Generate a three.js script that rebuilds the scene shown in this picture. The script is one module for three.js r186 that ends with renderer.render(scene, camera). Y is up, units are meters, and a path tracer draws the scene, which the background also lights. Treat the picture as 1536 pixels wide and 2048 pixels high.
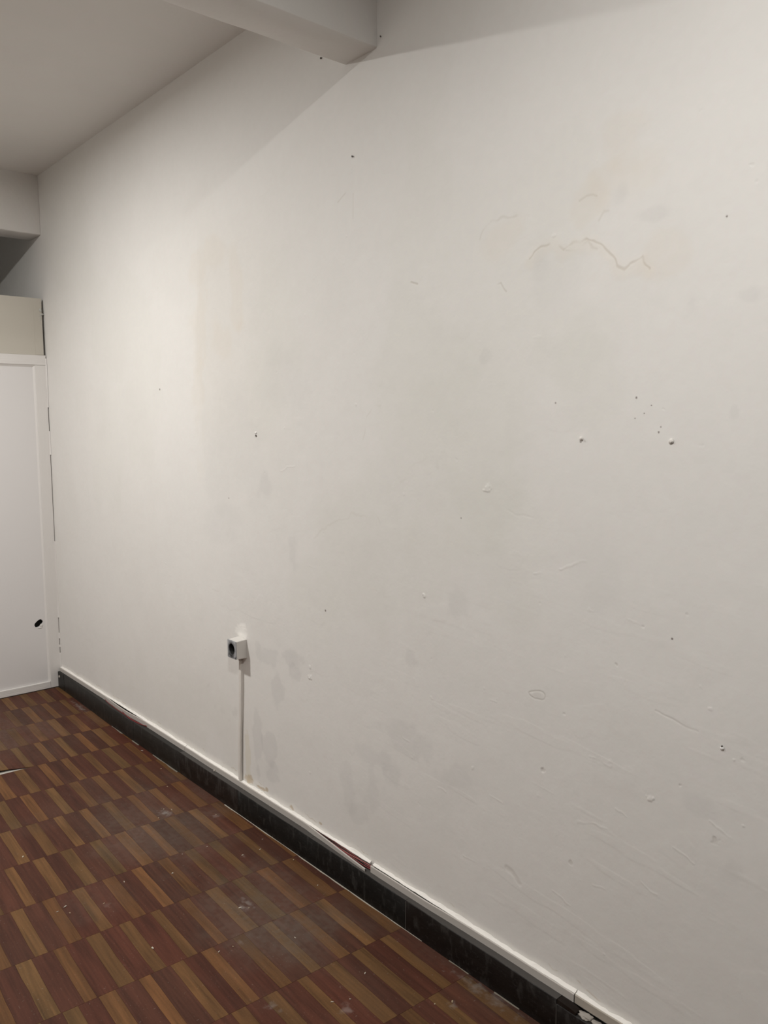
import * as THREE from 'three';
import { mergeGeometries, mergeVertices, toCreasedNormals } from 'three/addons/utils/BufferGeometryUtils.js';
import { RoundedBoxGeometry } from 'three/addons/geometries/RoundedBoxGeometry.js';
import { RectAreaLightUniformsLib } from 'three/addons/lights/RectAreaLightUniformsLib.js';

// ------------------------------------------------------------------ camera, light, exposure
const scene = new THREE.Scene();
scene.background = new THREE.Color(0x000000);
const renderer = new THREE.WebGLRenderer({ antialias: true });
renderer.toneMapping = THREE.LinearToneMapping;
renderer.toneMappingExposure = 1.0;
renderer.shadowMap.enabled = true;
RectAreaLightUniformsLib.init();

const FOCAL = 1627;                                             // in pixels of the 1536 x 2048 frame
const camera = new THREE.PerspectiveCamera(THREE.MathUtils.radToDeg(2 * Math.atan(1024 / FOCAL)), 1536 / 2048, 0.05, 50);
camera.position.set(0, 1.6, 0);
{ // measured directions of the camera's right, up and back axes in the room
  const right = new THREE.Vector3(0.7579, -0.0042, 0.6523), up = new THREE.Vector3(0.0741, 0.9940, -0.0797);
  right.normalize(); up.addScaledVector(right, -up.dot(right)).normalize();
  const back = new THREE.Vector3().crossVectors(right, up);
  camera.quaternion.setFromRotationMatrix(new THREE.Matrix4().makeBasis(right, up, back));
}
scene.add(camera);

const LAMP_POWER = 825, LAMP_SIZE = 0.15, LAMP_COLOR = new THREE.Color().setRGB(1, 0.982, 0.948);
const LAMPS = [[0.32, -0.6, 0.61], [0.02, -3.52, 1.05]];          // x, z, share: one lamp in each bay of the ceiling

// ------------------------------------------------------------------ sizes of the room (metres)
const WALL_X = 1.665, SKIRT_X = 1.627, LEFT_X = -1.62, BACK_Z = -4.98, FRONT_Z = 1.0, CEIL_Y = 3.022;
const BEAM = { z0: -2.117, z1: -1.959, y: 2.715 }, SOFFIT_Y = 2.69, RECESS_Z = -6.7;

// ------------------------------------------------------------------ helpers
let seed = 7;
const rnd = () => { seed = (seed * 1664525 + 1013904223) >>> 0; return seed / 4294967296; };
const span = (a, b) => a + (b - a) * rnd();
const clamp = (x, a = 0, b = 1) => Math.min(b, Math.max(a, x));
const smooth = (a, b, x) => { const t = clamp((x - a) / (b - a)); return t * t * (3 - 2 * t); };
const hash = (i, j, k) => { let h = Math.imul(i, 374761393) ^ Math.imul(j, 668265263) ^ Math.imul(k, 2147483647 - 97); h = Math.imul(h ^ (h >>> 13), 1274126177); h ^= h >>> 16; return (h >>> 0) / 4294967296; };
function noise(x, y, k = 0) {                                    // value noise, -1 .. 1
  const i = Math.floor(x), j = Math.floor(y), fx = x - i, fy = y - j;
  const u = fx * fx * fx * (fx * (fx * 6 - 15) + 10), v = fy * fy * fy * (fy * (fy * 6 - 15) + 10);
  const a = hash(i, j, k), b = hash(i + 1, j, k), c = hash(i, j + 1, k), d = hash(i + 1, j + 1, k);
  return 2 * (a + (b - a) * u + (c - a) * v + (a - b - c + d) * u * v) - 1;
}
const fbm = (x, y, k, n = 4) => { let s = 0, w = 0.5; for (let i = 0; i < n; i++) { s += w * noise(x, y, k + i * 17); x *= 2.03; y *= 2.03; w *= 0.5; } return s; };
const toSRGB = (l) => Math.round(255 * clamp(l <= 0.0031308 ? 12.92 * l : 1.055 * Math.pow(l, 1 / 2.4) - 0.055));

function texture(w, h, fn, { color = false, wrap = THREE.MirroredRepeatWrapping } = {}) {   // fn(i, j) -> linear rgb, or one value
  let t;
  if (color) {
    const d = new Uint8Array(w * h * 4);
    for (let j = 0; j < h; j++) for (let i = 0; i < w; i++) { const c = fn(i, j), o = (j * w + i) * 4; d[o] = toSRGB(c[0]); d[o + 1] = toSRGB(c[1]); d[o + 2] = toSRGB(c[2]); d[o + 3] = 255; }
    t = new THREE.DataTexture(d, w, h); t.colorSpace = THREE.SRGBColorSpace;
  } else {
    const d = new Float32Array(w * h * 4);
    for (let j = 0; j < h; j++) for (let i = 0; i < w; i++) { const o = (j * w + i) * 4; d[o] = d[o + 1] = d[o + 2] = fn(i, j); d[o + 3] = 1; }
    t = new THREE.DataTexture(d, w, h, THREE.RGBAFormat, THREE.FloatType);
  }
  t.magFilter = THREE.LinearFilter; t.minFilter = THREE.LinearFilter; t.wrapS = t.wrapT = wrap; t.needsUpdate = true;
  return t;
}
const lin = (r, g, b) => new THREE.Color().setRGB(r, g, b);
const mat = (color, roughness = 0.8, extra = {}) => new THREE.MeshStandardMaterial({ color, roughness, metalness: 0, ...extra });

const taken = new Map();
function numbered(name) { const n = taken.get(name) ?? 0; taken.set(name, n + 1); return n ? name + '_' + String(n).padStart(3, '0') : name; }
function obj(name, geometry, material, parent) {
  const m = new THREE.Mesh(Array.isArray(geometry) ? mergeGeometries(geometry.map(plain)) : geometry, material);
  m.name = parent === scene ? numbered(name) : name; m.castShadow = m.receiveShadow = true; parent.add(m); return m;
}
function plain(g) { g = g.index ? g.toNonIndexed() : g.clone(); for (const k of Object.keys(g.attributes)) if (!['position', 'normal', 'uv'].includes(k)) g.deleteAttribute(k); return g; }
function struct(name, geometry, material) { const m = obj(name, geometry, material, scene); m.userData.kind = 'structure'; return m; }
function thing(name, label, category, group) { const g = new THREE.Group(); g.name = numbered(name); scene.add(g); tag(g, label, category, group); return g; }
function tag(o, label, category, group) { Object.assign(o.userData, { label, category }); if (group) o.userData.group = group; return o; }
function say(o, label) { o.userData.label = label; return o; }

function metricUV(g, s = 1) {                                    // uv in metres by the face's main direction
  g = plain(g); g.computeVertexNormals();
  const p = g.attributes.position, n = g.attributes.normal, uv = new Float32Array(p.count * 2);
  for (let i = 0; i < p.count; i++) {
    const ax = Math.abs(n.getX(i)), ay = Math.abs(n.getY(i)), az = Math.abs(n.getZ(i)), x = p.getX(i), y = p.getY(i), z = p.getZ(i);
    const [u, v] = ay >= ax && ay >= az ? [x, z] : ax >= az ? [z, y] : [x, y];
    uv[i * 2] = u * s; uv[i * 2 + 1] = v * s;
  }
  return g.setAttribute('uv', new THREE.BufferAttribute(uv, 2));
}
function box(x0, x1, y0, y1, z0, z1, r = 0) {
  const w = x1 - x0, h = y1 - y0, d = z1 - z0;
  const g = r ? new RoundedBoxGeometry(w, h, d, 2, r) : new THREE.BoxGeometry(w, h, d);
  g.translate((x0 + x1) / 2, (y0 + y1) / 2, (z0 + z1) / 2);
  return r ? plain(g) : metricUV(g);
}
function loft(rings, crease = 0.6) {                             // rings of [x, y, z], all of one length, with both ends capped
  const pos = [], n = rings[0].length, tri = (a, b, c) => pos.push(...a, ...b, ...c);
  for (let k = 0; k + 1 < rings.length; k++) for (let i = 0; i < n; i++) {
    const a = rings[k][i], b = rings[k][(i + 1) % n], c = rings[k + 1][(i + 1) % n], d = rings[k + 1][i];
    tri(a, b, c); tri(a, c, d);
  }
  for (const [r, f] of [[rings[0], -1], [rings[rings.length - 1], 1]]) for (let i = 1; i + 1 < n; i++) f > 0 ? tri(r[0], r[i], r[i + 1]) : tri(r[0], r[i + 1], r[i]);
  let g = new THREE.BufferGeometry().setAttribute('position', new THREE.Float32BufferAttribute(pos, 3));
  // turn the faces outwards if the rings run the other way
  g.computeBoundingBox(); let vol = 0; const A = new THREE.Vector3(), B = new THREE.Vector3(), C = new THREE.Vector3(), p = g.attributes.position;
  for (let i = 0; i < p.count; i += 3) { A.fromBufferAttribute(p, i); B.fromBufferAttribute(p, i + 1); C.fromBufferAttribute(p, i + 2); vol += A.dot(B.cross(C)); }
  if (vol < 0) for (let i = 0; i < p.count; i += 3) { A.fromBufferAttribute(p, i); C.fromBufferAttribute(p, i + 2); p.setXYZ(i, C.x, C.y, C.z); p.setXYZ(i + 2, A.x, A.y, A.z); }
  g = metricUV(g);
  const uv = g.attributes.uv; g = toCreasedNormals(g, crease);
  return g.attributes.uv ? g : g.setAttribute('uv', uv);
}
const steps = (a, b, d) => { const n = Math.max(1, Math.ceil(Math.abs(b - a) / d)); return Array.from({ length: n + 1 }, (_, i) => a + (b - a) * i / n); };

// ------------------------------------------------------------------ wall paint: colour and relief of the long plaster wall
const WW = 2048, WH = 1408, WALL_H = 3.1, ULOG = Math.log(5.95 / 1.1);
const uOfZ = (z) => Math.log((0.9 - z) / 1.1) / ULOG;            // more texels where the wall is near
const wallU = (z) => z > -0.2 ? uOfZ(-0.4 - z) : uOfZ(z);
const zCol = Float64Array.from({ length: WW }, (_, i) => 0.9 - 1.1 * Math.exp((i + 0.5) / WW * ULOG));
const yRow = Float64Array.from({ length: WH }, (_, j) => (j + 0.5) / WH * WALL_H);
const BASE = [0.775, 0.757, 0.728];
const tint = new Float32Array(WW * WH * 3).fill(1), relief = new Float32Array(WW * WH);
function each(z0, z1, y0, y1, fn) {                              // every texel of a piece of the wall
  const i0 = Math.max(0, Math.floor(uOfZ(Math.min(-0.21, z1)) * WW)), i1 = Math.min(WW - 1, Math.ceil(uOfZ(z0) * WW));
  const j0 = Math.max(0, Math.floor(y0 / WALL_H * WH)), j1 = Math.min(WH - 1, Math.ceil(y1 / WALL_H * WH));
  for (let j = j0; j <= j1; j++) for (let i = i0; i <= i1; i++) fn(zCol[i], yRow[j], j * WW + i);
}
const mul = (o, c, w) => { for (let k = 0; k < 3; k++) tint[o * 3 + k] *= 1 + (c[k] - 1) * w; };
each(-5.06, -0.2, 0, WALL_H, (z, y, o) => {
  const a = fbm(z * 1.3 + 4, y * 1.1, 1, 5), b = fbm(z * 2.1, y * 1.7 + 9, 2, 5), c = fbm(z * 6, y * 5, 3, 4);
  mul(o, [0.982, 0.984, 0.976], smooth(0.02, 0.16, a) * 0.85);    // thin patches of the last coat
  mul(o, [0.986, 0.984, 0.980], smooth(0.08, 0.24, b) * 0.7);
  mul(o, [0.960, 0.955, 0.945], smooth(-3.16, -3.08, z + 0.12 * fbm(z * 5, y * 3, 6, 4)) * smooth(1.3, 1.7, y) * smooth(2.5, 2.2, y) * smooth(-2.2, -3.0, z));   // older paint right of the fresh white
  const g = 1 + 0.018 * c + 0.008 * noise(z * 60, y * 60, 5);
  tint[o * 3] *= g; tint[o * 3 + 1] *= g; tint[o * 3 + 2] *= g;
  relief[o] = 0.0010 * fbm(z * 5, y * 5, 11, 3) + 0.00025 * fbm(z * 22, y * 26, 12, 3) + 0.00004 * noise(z * 160, y * 160, 13) + 0.00003 * noise(z * 300, y * 300, 14);
  // trowel scrapes: long faint ridges, thicker towards the near end of the wall
  const q = fbm((z - y * 0.1) * 3.6, (y + z * 0.1) * 26, 15, 3);
  relief[o] += 0.00022 * smooth(0.22, 0.42, q) * smooth(-2.6, -1.2, z) * smooth(1.5, 0.7, y);
  relief[o] += 0.0002 * smooth(0.3, 0.42, fbm(z * 7, y * 8, 19, 3));
});
function blob(z, y, rz, ry, color, w, { k = 0, rough = 0.55, edge = 0.35, freq = 9, rim = 0 } = {}) {   // a stain with an uneven edge
  each(z - rz * 1.7, z + rz * 1.7, y - ry * 1.7, y + ry * 1.7, (zz, yy, o) => {
    const d = 1 - Math.hypot((zz - z) / rz, (yy - y) / ry) + rough * fbm(zz * freq, yy * freq, 31 + k, 4) * 1.6;
    mul(o, color, smooth(0, edge, d) * w);
    if (rim) mul(o, [0.94, 0.925, 0.90], rim * smooth(0, 0.035, d) * smooth(0.13, 0.035, d));
  });
}
function stroke(points, width, { color, w = 1, height = 0, wob = 0.0, k = 0, broken = 0, soft = 1 } = {}) {   // a crack, a scratch or a brush mark
  const zs = points.map((p) => p[0]), ys = points.map((p) => p[1]), m = width * 3 + wob;
  each(Math.min(...zs) - m, Math.max(...zs) + m, Math.min(...ys) - m, Math.max(...ys) + m, (z0, y0, o) => {
    const z = z0 + wob * fbm(z0 * 30, y0 * 30, 51 + k, 2), y = y0 + wob * fbm(z0 * 30, y0 * 30, 61 + k, 2);
    let d = 1e9, side = 0;
    for (let i = 0; i + 1 < points.length; i++) {
      const [ax, ay] = points[i], [bx, by] = points[i + 1], ux = bx - ax, uy = by - ay, t = clamp(((z - ax) * ux + (y - ay) * uy) / (ux * ux + uy * uy));
      const dx = z - ax - ux * t, dy = y - ay - uy * t, e = Math.hypot(dx, dy);
      if (e < d) { d = e; side = Math.sign(uy * dx - ux * dy); }
    }
    let f = smooth(width * (1 + soft), width * 0.3, d);
    if (broken) f *= smooth(-0.1, 0.25, fbm(z0 * 18, y0 * 18, 71 + k, 2) + 0.35 - broken);
    if (color) mul(o, color, f * w);
    relief[o] += height * f;
  });
}
const GREEN = [0.975, 0.978, 0.968], BLUE = [0.968, 0.97, 0.972], SAND = [0.985, 0.962, 0.930], GREY = [0.88, 0.88, 0.885], DAMP = [0.905, 0.905, 0.91];
[[-1.75, 1.755, .34, .3], [-1.22, 1.776, .12, .14], [-1.587, 1.525, .26, .3], [-1.49, 1.308, .2, .22], [-2.284, .982, .2, .22], [-2.506, 1.972, .22, .3], [-1.176, 1.726, .1, .16], [-2.0, 1.2, .3, .25], [-2.62, 1.75, .16, .22]]
  .forEach(([z, y, a, b], k) => blob(z, y, a, b, GREEN, 0.75, { k, freq: 5, edge: 0.5 }));
[[-1.3, 1.953, .09, .12], [-2.513, 1.759, .2, .14], [-2.884, 1.457, .28, .24], [-1.332, 1.994, .06, .1], [-2.95, 1.2, .16, .1], [-1.12, 1.2, .1, .1]]
  .forEach(([z, y, a, b], k) => blob(z, y, a, b, BLUE, 0.8, { k: 10 + k, freq: 6, edge: 0.5 }));
[[-1.11, 2.23, .07, .09], [-1.134, 2.16, .11, .07], [-1.187, 2.11, .06, .06], [-3.095, 2.08, .1, .26], [-2.812, 2.13, .05, .2], [-3.13, 1.72, .07, .24], [-2.9, 1.92, .13, .12], [-1.47, 2.08, .08, .06], [-.98, 1.95, .1, .06], [-2.98, 2.28, .12, .08]]
  .forEach(([z, y, a, b], k) => blob(z, y, a, b, SAND, 0.6, { k: 20 + k, freq: 8, edge: 0.5 }));
[[-.794, 1.854, .04, .022], [-1.099, 2.12, .035, .035], [-1.523, 1.773, .03, .025], [-1.027, 2.057, .05, .018], [-.815, 1.62, .014, .02], [-1.815, .873, .03, .035], [-.92, 1.86, .03, .04], [-1.6, 1.08, .06, .05], [-2.62, 1.36, .06, .05], [-2.45, 1.13, .05, .06], [-.8, .62, .05, .03], [-.86, .74, .04, .03]]
  .forEach(([z, y, a, b], k) => blob(z, y, a, b, GREY, 0.42, { k: 30 + k, freq: 16, edge: 0.7 }));
// damp rising from the floor beside the conduit and further along
[[-2.64, .70, .08, .05], [-2.46, .74, .10, .055], [-2.44, .68, .05, .04], [-2.72, .36, .035, .13], [-2.63, .34, .05, .10], [-2.60, .235, .06, .055], [-2.72, .20, .03, .07], [-2.57, .6, .05, .1]]
  .forEach(([z, y, a, b], k) => blob(z, y, a, b, DAMP, 0.78, { k: 45 + k, freq: 14, edge: 0.38, rough: 0.55 }));
[[-2.14, .34, .055, .09], [-2.07, .27, .06, .045], [-2.0, .38, .05, .11], [-2.02, .50, .13, .05], [-1.9, .46, .08, .06], [-1.85, .6, .14, .06], [-1.62, .55, .1, .05]]
  .forEach(([z, y, a, b], k) => blob(z, y, a, b, DAMP, 0.5, { k: 60 + k, freq: 12, edge: 0.42, rough: 0.55 }));
stroke([[-3.108, .46], [-3.098, .41], [-3.06, .385], [-3.0, .39], [-2.95, .37], [-2.923, .387], [-2.882, .402]], 0.012, { color: [0.87, 0.865, 0.86], w: 0.6, wob: 0.02, k: 1, broken: 0.2 });
blob(-2.80, .24, .022, .11, [0.95, 0.92, 0.84], 0.8, { k: 71, freq: 20 });
blob(-2.79, .145, .04, .022, [0.80, 0.70, 0.57], 0.8, { k: 72, freq: 30, edge: 0.4 });
// the brighter brush marks above the socket
[[-2.87, .752, -2.785, .757], [-2.865, .765, -2.79, .772], [-2.85, .778, -2.795, .786], [-2.85, .744, -2.787, .748], [-2.835, .788, -2.8, .795]].forEach(([a, b, c, d], k) => stroke([[a, b], [c, d]], 0.006, { color: [1.12, 1.12, 1.115], w: 0.7, wob: 0.006, k, height: 0.0004 }));
// cracks along old repairs
const crackColor = [0.80, 0.775, 0.735];
const crack = [[-1.363, 2.012], [-1.35, 2.032], [-1.325, 2.038], [-1.287, 2.046], [-1.272, 2.034], [-1.255, 2.019], [-1.225, 2.027], [-1.193, 2.034], [-1.17, 2.021], [-1.153, 2.012], [-1.127, 1.991], [-1.11, 1.959], [-1.09, 1.952], [-1.062, 1.957], [-1.039, 1.966], [-1.025, 1.942]];
stroke(crack, 0.0022, { color: crackColor, w: 0.75, wob: 0.012, k: 3, height: -0.0004, broken: 0.16 });
stroke(crack.map(([z, y]) => [z, y - 0.008]), 0.014, { color: [1.0, 0.975, 0.94], w: 0.6, wob: 0.012, k: 3, height: 0.0004 });
stroke([[-1.255, 2.017], [-1.222, 2.012], [-1.195, 2.023], [-1.16, 2.007]], 0.002, { color: crackColor, w: 0.45, wob: 0.01, k: 4, broken: 0.2 });
stroke([[-1.535, 2.09], [-1.519, 2.112], [-1.492, 2.126], [-1.456, 2.132], [-1.415, 2.126], [-1.374, 2.116]], 0.0025, { color: crackColor, w: 0.42, wob: 0.01, k: 5, broken: 0.1 });
stroke([[-1.215, 2.125], [-1.2, 2.131], [-1.173, 2.127]], 0.002, { color: crackColor, w: 0.5, wob: 0.01, k: 6 });
stroke([[-1.16, 2.07], [-1.145, 2.087], [-1.13, 2.084]], 0.003, { color: crackColor, w: 0.4, wob: 0.01, k: 6 });
stroke([[-1.553, 1.968], [-1.526, 1.956], [-1.499, 1.967], [-1.46, 1.964], [-1.443, 1.94]], 0.0018, { color: crackColor, w: 0.6, wob: 0.008, k: 7, broken: 0.25, height: -0.0005 });
stroke([[-1.81, 2.012], [-1.782, 2.003]], 0.0022, { color: crackColor, w: 0.8, height: -0.0006 });
stroke([[-2.08, 2.32], [-2.082, 2.24]], 0.0016, { color: crackColor, w: 0.5, broken: 0.1, k: 8 });
stroke([[-2.16, 2.31], [-2.12, 2.33]], 0.002, { color: crackColor, w: 0.5, k: 9 });
stroke([[-2.04, 1.55], [-2.02, 1.62], [-1.98, 1.66], [-1.95, 1.655]], 0.0022, { color: crackColor, w: 0.28, wob: 0.01, k: 12, broken: 0.1 });
stroke([[-2.32, 1.2], [-2.22, 1.255], [-2.1, 1.29], [-2.0, 1.31], [-1.96, 1.28]], 0.003, { color: crackColor, w: 0.22, wob: 0.02, k: 13, broken: 0.15 });
stroke([[-1.86, 1.41], [-1.8, 1.47], [-1.74, 1.5], [-1.7, 1.48]], 0.003, { color: crackColor, w: 0.2, wob: 0.02, k: 14, broken: 0.15 });
// scratches, ridges and dents in the plaster
[[-1.334, 1.205, -1.253, 1.234, .0012], [-1.253, 1.234, -1.178, 1.258, .0012], [-.893, .709, -.869, .708, .0013], [-.833, .722, -.788, .705, .0014], [-1.329, .612, -1.29, .600, .001], [-1.183, .585, -1.10, .60, .0009], [-1.458, 1.368, -1.337, 1.35, -.0007],
 [-2.029, 1.048, -1.97, 1.063, -.0009], [-2.52, 1.428, -2.426, 1.450, .0014], [-1.348, 1.82, -1.282, 1.814, .0009], [-1.07, .655, -1.045, .63, .0011], [-1.48, .55, -1.43, .52, .0011], [-1.62, .585, -1.585, .57, -.0009], [-1.41, .47, -1.36, .44, .0009], [-1.26, .36, -1.2, .33, .001], [-1.85, .61, -1.8, .6, .0011], [-1.72, .50, -1.66, .475, .0012], [-2.35, 1.1, -2.31, 1.08, .0008], [-2.2, .8, -2.12, .77, .0008], [-1.66, .72, -1.61, .70, -.0009], [-1.0, .5, -.95, .47, .0011], [-.92, .62, -.87, .58, .0012], [-1.15, .77, -1.09, .75, .0009], [-1.5, .83, -1.46, .81, .0008], [-1.05, 1.13, -1.0, 1.12, .0007], [-.93, .56, -.86, .52, -.0009], [-1.58, .33, -1.53, .305, .001], [-1.3, .26, -1.24, .235, .0011], [-1.13, .44, -1.09, .425, .001]]
  .forEach(([a, b, c, d, h], k) => stroke([[a, b], [c, k > 9 ? b + (d - b) * 0.25 : d]], 0.0022, { height: h * 0.30, wob: 0.011, k: 20 + k, broken: 0.28 }));
stroke([[-.974, .932], [-.93, .925], [-.868, .912]], 0.0018, { color: [0.90, 0.89, 0.88], w: 0.6, height: -0.0005, wob: 0.004, broken: 0.15, k: 61 });
stroke([[-1.414, .36], [-1.395, .354], [-1.368, .336]], 0.006, { color: [0.91, 0.90, 0.885], w: 0.7, height: -0.0008, wob: 0.006, k: 62 });  // this dent's shade is painted into the colour along with its relief
{ // scraped oval patch
  const ring = Array.from({ length: 15 }, (_, i) => [-1.318 + 0.026 * Math.cos(i / 14 * 6.283), 0.884 + (0.011 + 0.004 * Math.cos(i / 14 * 6.283)) * Math.sin(i / 14 * 6.283)]);
  stroke(ring, 0.0015, { color: [0.80, 0.79, 0.77], w: 0.75, height: -0.0006, wob: 0.006, k: 64, broken: 0.12 });
  blob(-1.318, 0.884, 0.024, 0.012, [0.93, 0.925, 0.92], 0.8, { k: 80 });
}
[[-1.501, 1.42, .014, .0012], [-1.201, .465, .007, -.0007], [-.82, .681, .011, -.0008], [-2.352, .685, .012, .0016], [-.907, .777, .006, -.0012], [-1.295, .685, .008, -.0015], [-1.753, 1.079, .009, .0016], [-2.09, 2.39, .012, .0008], [-2.07, 1.66, .008, .001], [-1.08, 1.02, .005, -.0008], [-2.35, .72, .01, .0012], [-.98, .72, .01, .0012]]
  .forEach(([z, y, r, h], k) => each(z - r * 2, z + r * 2, y - r * 2, y + r * 2, (a, b, o) => { const f = smooth(1.1, 0.2, Math.hypot(a - z, b - y) / r + 0.5 * noise(a * 140, b * 140, 90 + k)); relief[o] += h * f; if (h < 0) mul(o, [0.84, 0.83, 0.81], f * 0.7); }));
// small dark and rusty specks
[[-1.276, 1.648, .0024], [-1.048, 1.655, .0028], [-1.009, 1.637, .0018], [-1.027, 1.619, .0018], [-1.05, 1.608, .0018], [-.984, 1.589, .0018], [-.989, 1.577, .0026], [-.939, 1.112, .003], [-3.494, 1.756, .005], [-2.253, .948, .0045], [-1.6, 1.33, .002], [-2.9, 1.3, .003], [-.85, 2.02, .0025]]
  .forEach(([z, y, r]) => each(z - r * 2, z + r * 2, y - r * 2, y + r * 2, (a, b, o) => mul(o, [0.16, 0.12, 0.11], smooth(1.2, 0.5, Math.hypot(a - z, b - y) / r) * 0.85)));
for (let i = 0; i < 90; i++) { const z = -0.75 - 3.6 * Math.pow(rnd(), 1.5), y = span(0.15, 2.4), r = span(.003, .007), h = span(-.0006, .0006); each(z - r * 2, z + r * 2, y - r * 2, y + r * 2, (a, b, o) => { relief[o] += h * smooth(1.1, 0.1, Math.hypot((a - z) * 0.8, b - y) / r + 0.5 * noise(a * 160, b * 160, i)); }); }
// grime and broken paint just above the trunking
each(-5.05, -0.2, 0.118, 0.19, (z, y, o) => {
  const top = 0.137 + 0.012 * fbm(z * 11, 3, 95, 4) + 0.012 * smooth(0.15, 0.35, fbm(z * 3.5, 8, 96, 3));
  mul(o, [1.09, 1.09, 1.08], smooth(top + 0.012, top - 0.002, y) * 0.9);
  mul(o, [0.74, 0.67, 0.58], smooth(0.0028, 0.0004, Math.abs(y - top - 0.006 - 0.004 * noise(z * 60, 2, 98))) * smooth(0.16, 0.4, fbm(z * 24, 5, 97, 3)) * 0.7);
});
[[-2.486, .142, .02, .012], [-2.70, .142, .035, .006], [-2.66, .150, .012, .01], [-2.30, .148, .012, .006]].forEach(([z, y, a, b], k) => blob(z, y, a, b, [0.72, 0.62, 0.5], 0.85, { k: 100 + k, freq: 40, edge: 0.4 }));

const wallMap = texture(WW, WH, (i, j) => { const o = (j * WW + i) * 3; return [BASE[0] * tint[o], BASE[1] * tint[o + 1], BASE[2] * tint[o + 2]]; }, { color: true });
const RELIEF_MIN = -0.004, RELIEF_SPAN = 0.008;
const wallBump = texture(WW, WH, (i, j) => clamp((relief[j * WW + i] - RELIEF_MIN) / RELIEF_SPAN));
const wallPaint = mat(0xffffff, 0.62, { map: wallMap, bumpMap: wallBump, bumpScale: RELIEF_SPAN });

// plain paint for the ceiling and the other walls: one metre of it, repeated
const plainBump = texture(512, 512, (i, j) => 0.5 + 0.35 * fbm(i / 512 * 9, j / 512 * 9, 120, 3) + 0.1 * noise(i / 5, j / 5, 121));
const plainMap = texture(512, 512, (i, j) => { const g = 1 + 0.02 * fbm(i / 512 * 5, j / 512 * 5, 125, 4); return [BASE[0] * g, BASE[1] * g, BASE[2] * g]; }, { color: true });
const plainPaint = mat(0xffffff, 0.75, { map: plainMap, bumpMap: plainBump, bumpScale: 0.0016 });
const whitePaint = mat(lin(0.74, 0.715, 0.69), 0.5, { bumpMap: plainBump, bumpScale: 0.0012 });
const boardPaint = mat(lin(0.735, 0.715, 0.705), 0.45, { bumpMap: plainBump, bumpScale: 0.0008 });

// ------------------------------------------------------------------ the room shell
{ // the long wall: a finely divided plaster face on a solid slab
  const zs = steps(RECESS_Z, FRONT_Z, 0.03), ys = steps(0, CEIL_Y, 0.03), pos = [], uv = [], idx = [];
  for (const z of zs) for (const y of ys) {
    pos.push(WALL_X + 0.0022 * fbm(z * 1.4, y * 1.4, 140, 3) * smooth(0, 0.25, y - 0.12) * smooth(CEIL_Y, CEIL_Y - 0.2, y), y, z);
    uv.push(wallU(z < -5.04 ? -10.08 - z : z), y / WALL_H);
  }
  const n = ys.length;
  for (let i = 0; i + 1 < zs.length; i++) for (let j = 0; j + 1 < n; j++) { const a = i * n + j, b = a + n; idx.push(a, b, b + 1, a, b + 1, a + 1); }
  const face = new THREE.BufferGeometry().setAttribute('position', new THREE.Float32BufferAttribute(pos, 3)).setAttribute('uv', new THREE.Float32BufferAttribute(uv, 2));
  face.setIndex(idx); face.computeVertexNormals();
  if (face.attributes.normal.getX(0) > 0) { face.setIndex(idx.map((_, k) => idx[k - k % 3 + [0, 2, 1][k % 3]])); face.computeVertexNormals(); }
  const slab = box(WALL_X + 0.004, WALL_X + 0.15, 0, CEIL_Y, RECESS_Z, FRONT_Z);
  struct('wall_right', [face, slab], wallPaint);
}
struct('ceiling', box(LEFT_X - 0.15, WALL_X + 0.15, CEIL_Y, CEIL_Y + 0.15, RECESS_Z - 0.12, FRONT_Z + 0.15), plainPaint);
struct('wall_left', box(LEFT_X - 0.15, LEFT_X, 0, CEIL_Y, RECESS_Z, FRONT_Z), mat(lin(0.62, 0.605, 0.58), 0.75));
struct('wall_front', box(LEFT_X - 0.15, WALL_X + 0.15, 0, CEIL_Y, FRONT_Z, FRONT_Z + 0.15), mat(lin(0.03, 0.03, 0.03), 0.6));  // unseen wall, coloured near-black to soak up bounce light in the near bay
struct('wall_back', box(LEFT_X - 0.15, WALL_X + 0.15, 0, CEIL_Y, RECESS_Z - 0.12, RECESS_Z), plainPaint);
function beam(name, y, z0, z1, k) {                              // plastered beam with slightly uneven, rounded arrises
  const rings = steps(LEFT_X, WALL_X, 0.04).map((x) => {
    const e = 0.0016 * noise(x * 9, 1, k), f = 0.0016 * noise(x * 9, 5, k), r = 0.006;
    return [[x, CEIL_Y, z0], [x, y + r, z0 + e], [x, y + r * 0.3 + e, z0 + r * 0.3], [x, y + e, z0 + r], [x, y + f, z1 - r], [x, y + r * 0.3 + f, z1 - r * 0.3], [x, y + r, z1 + f], [x, CEIL_Y, z1]];
  });
  return struct(name, loft(rings, 0.9), plainPaint);
}
beam('ceiling_beam', BEAM.y, BEAM.z0, BEAM.z1, 150);
beam('ceiling_beam', SOFFIT_Y, BACK_Z - 0.19, BACK_Z, 151);

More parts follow.
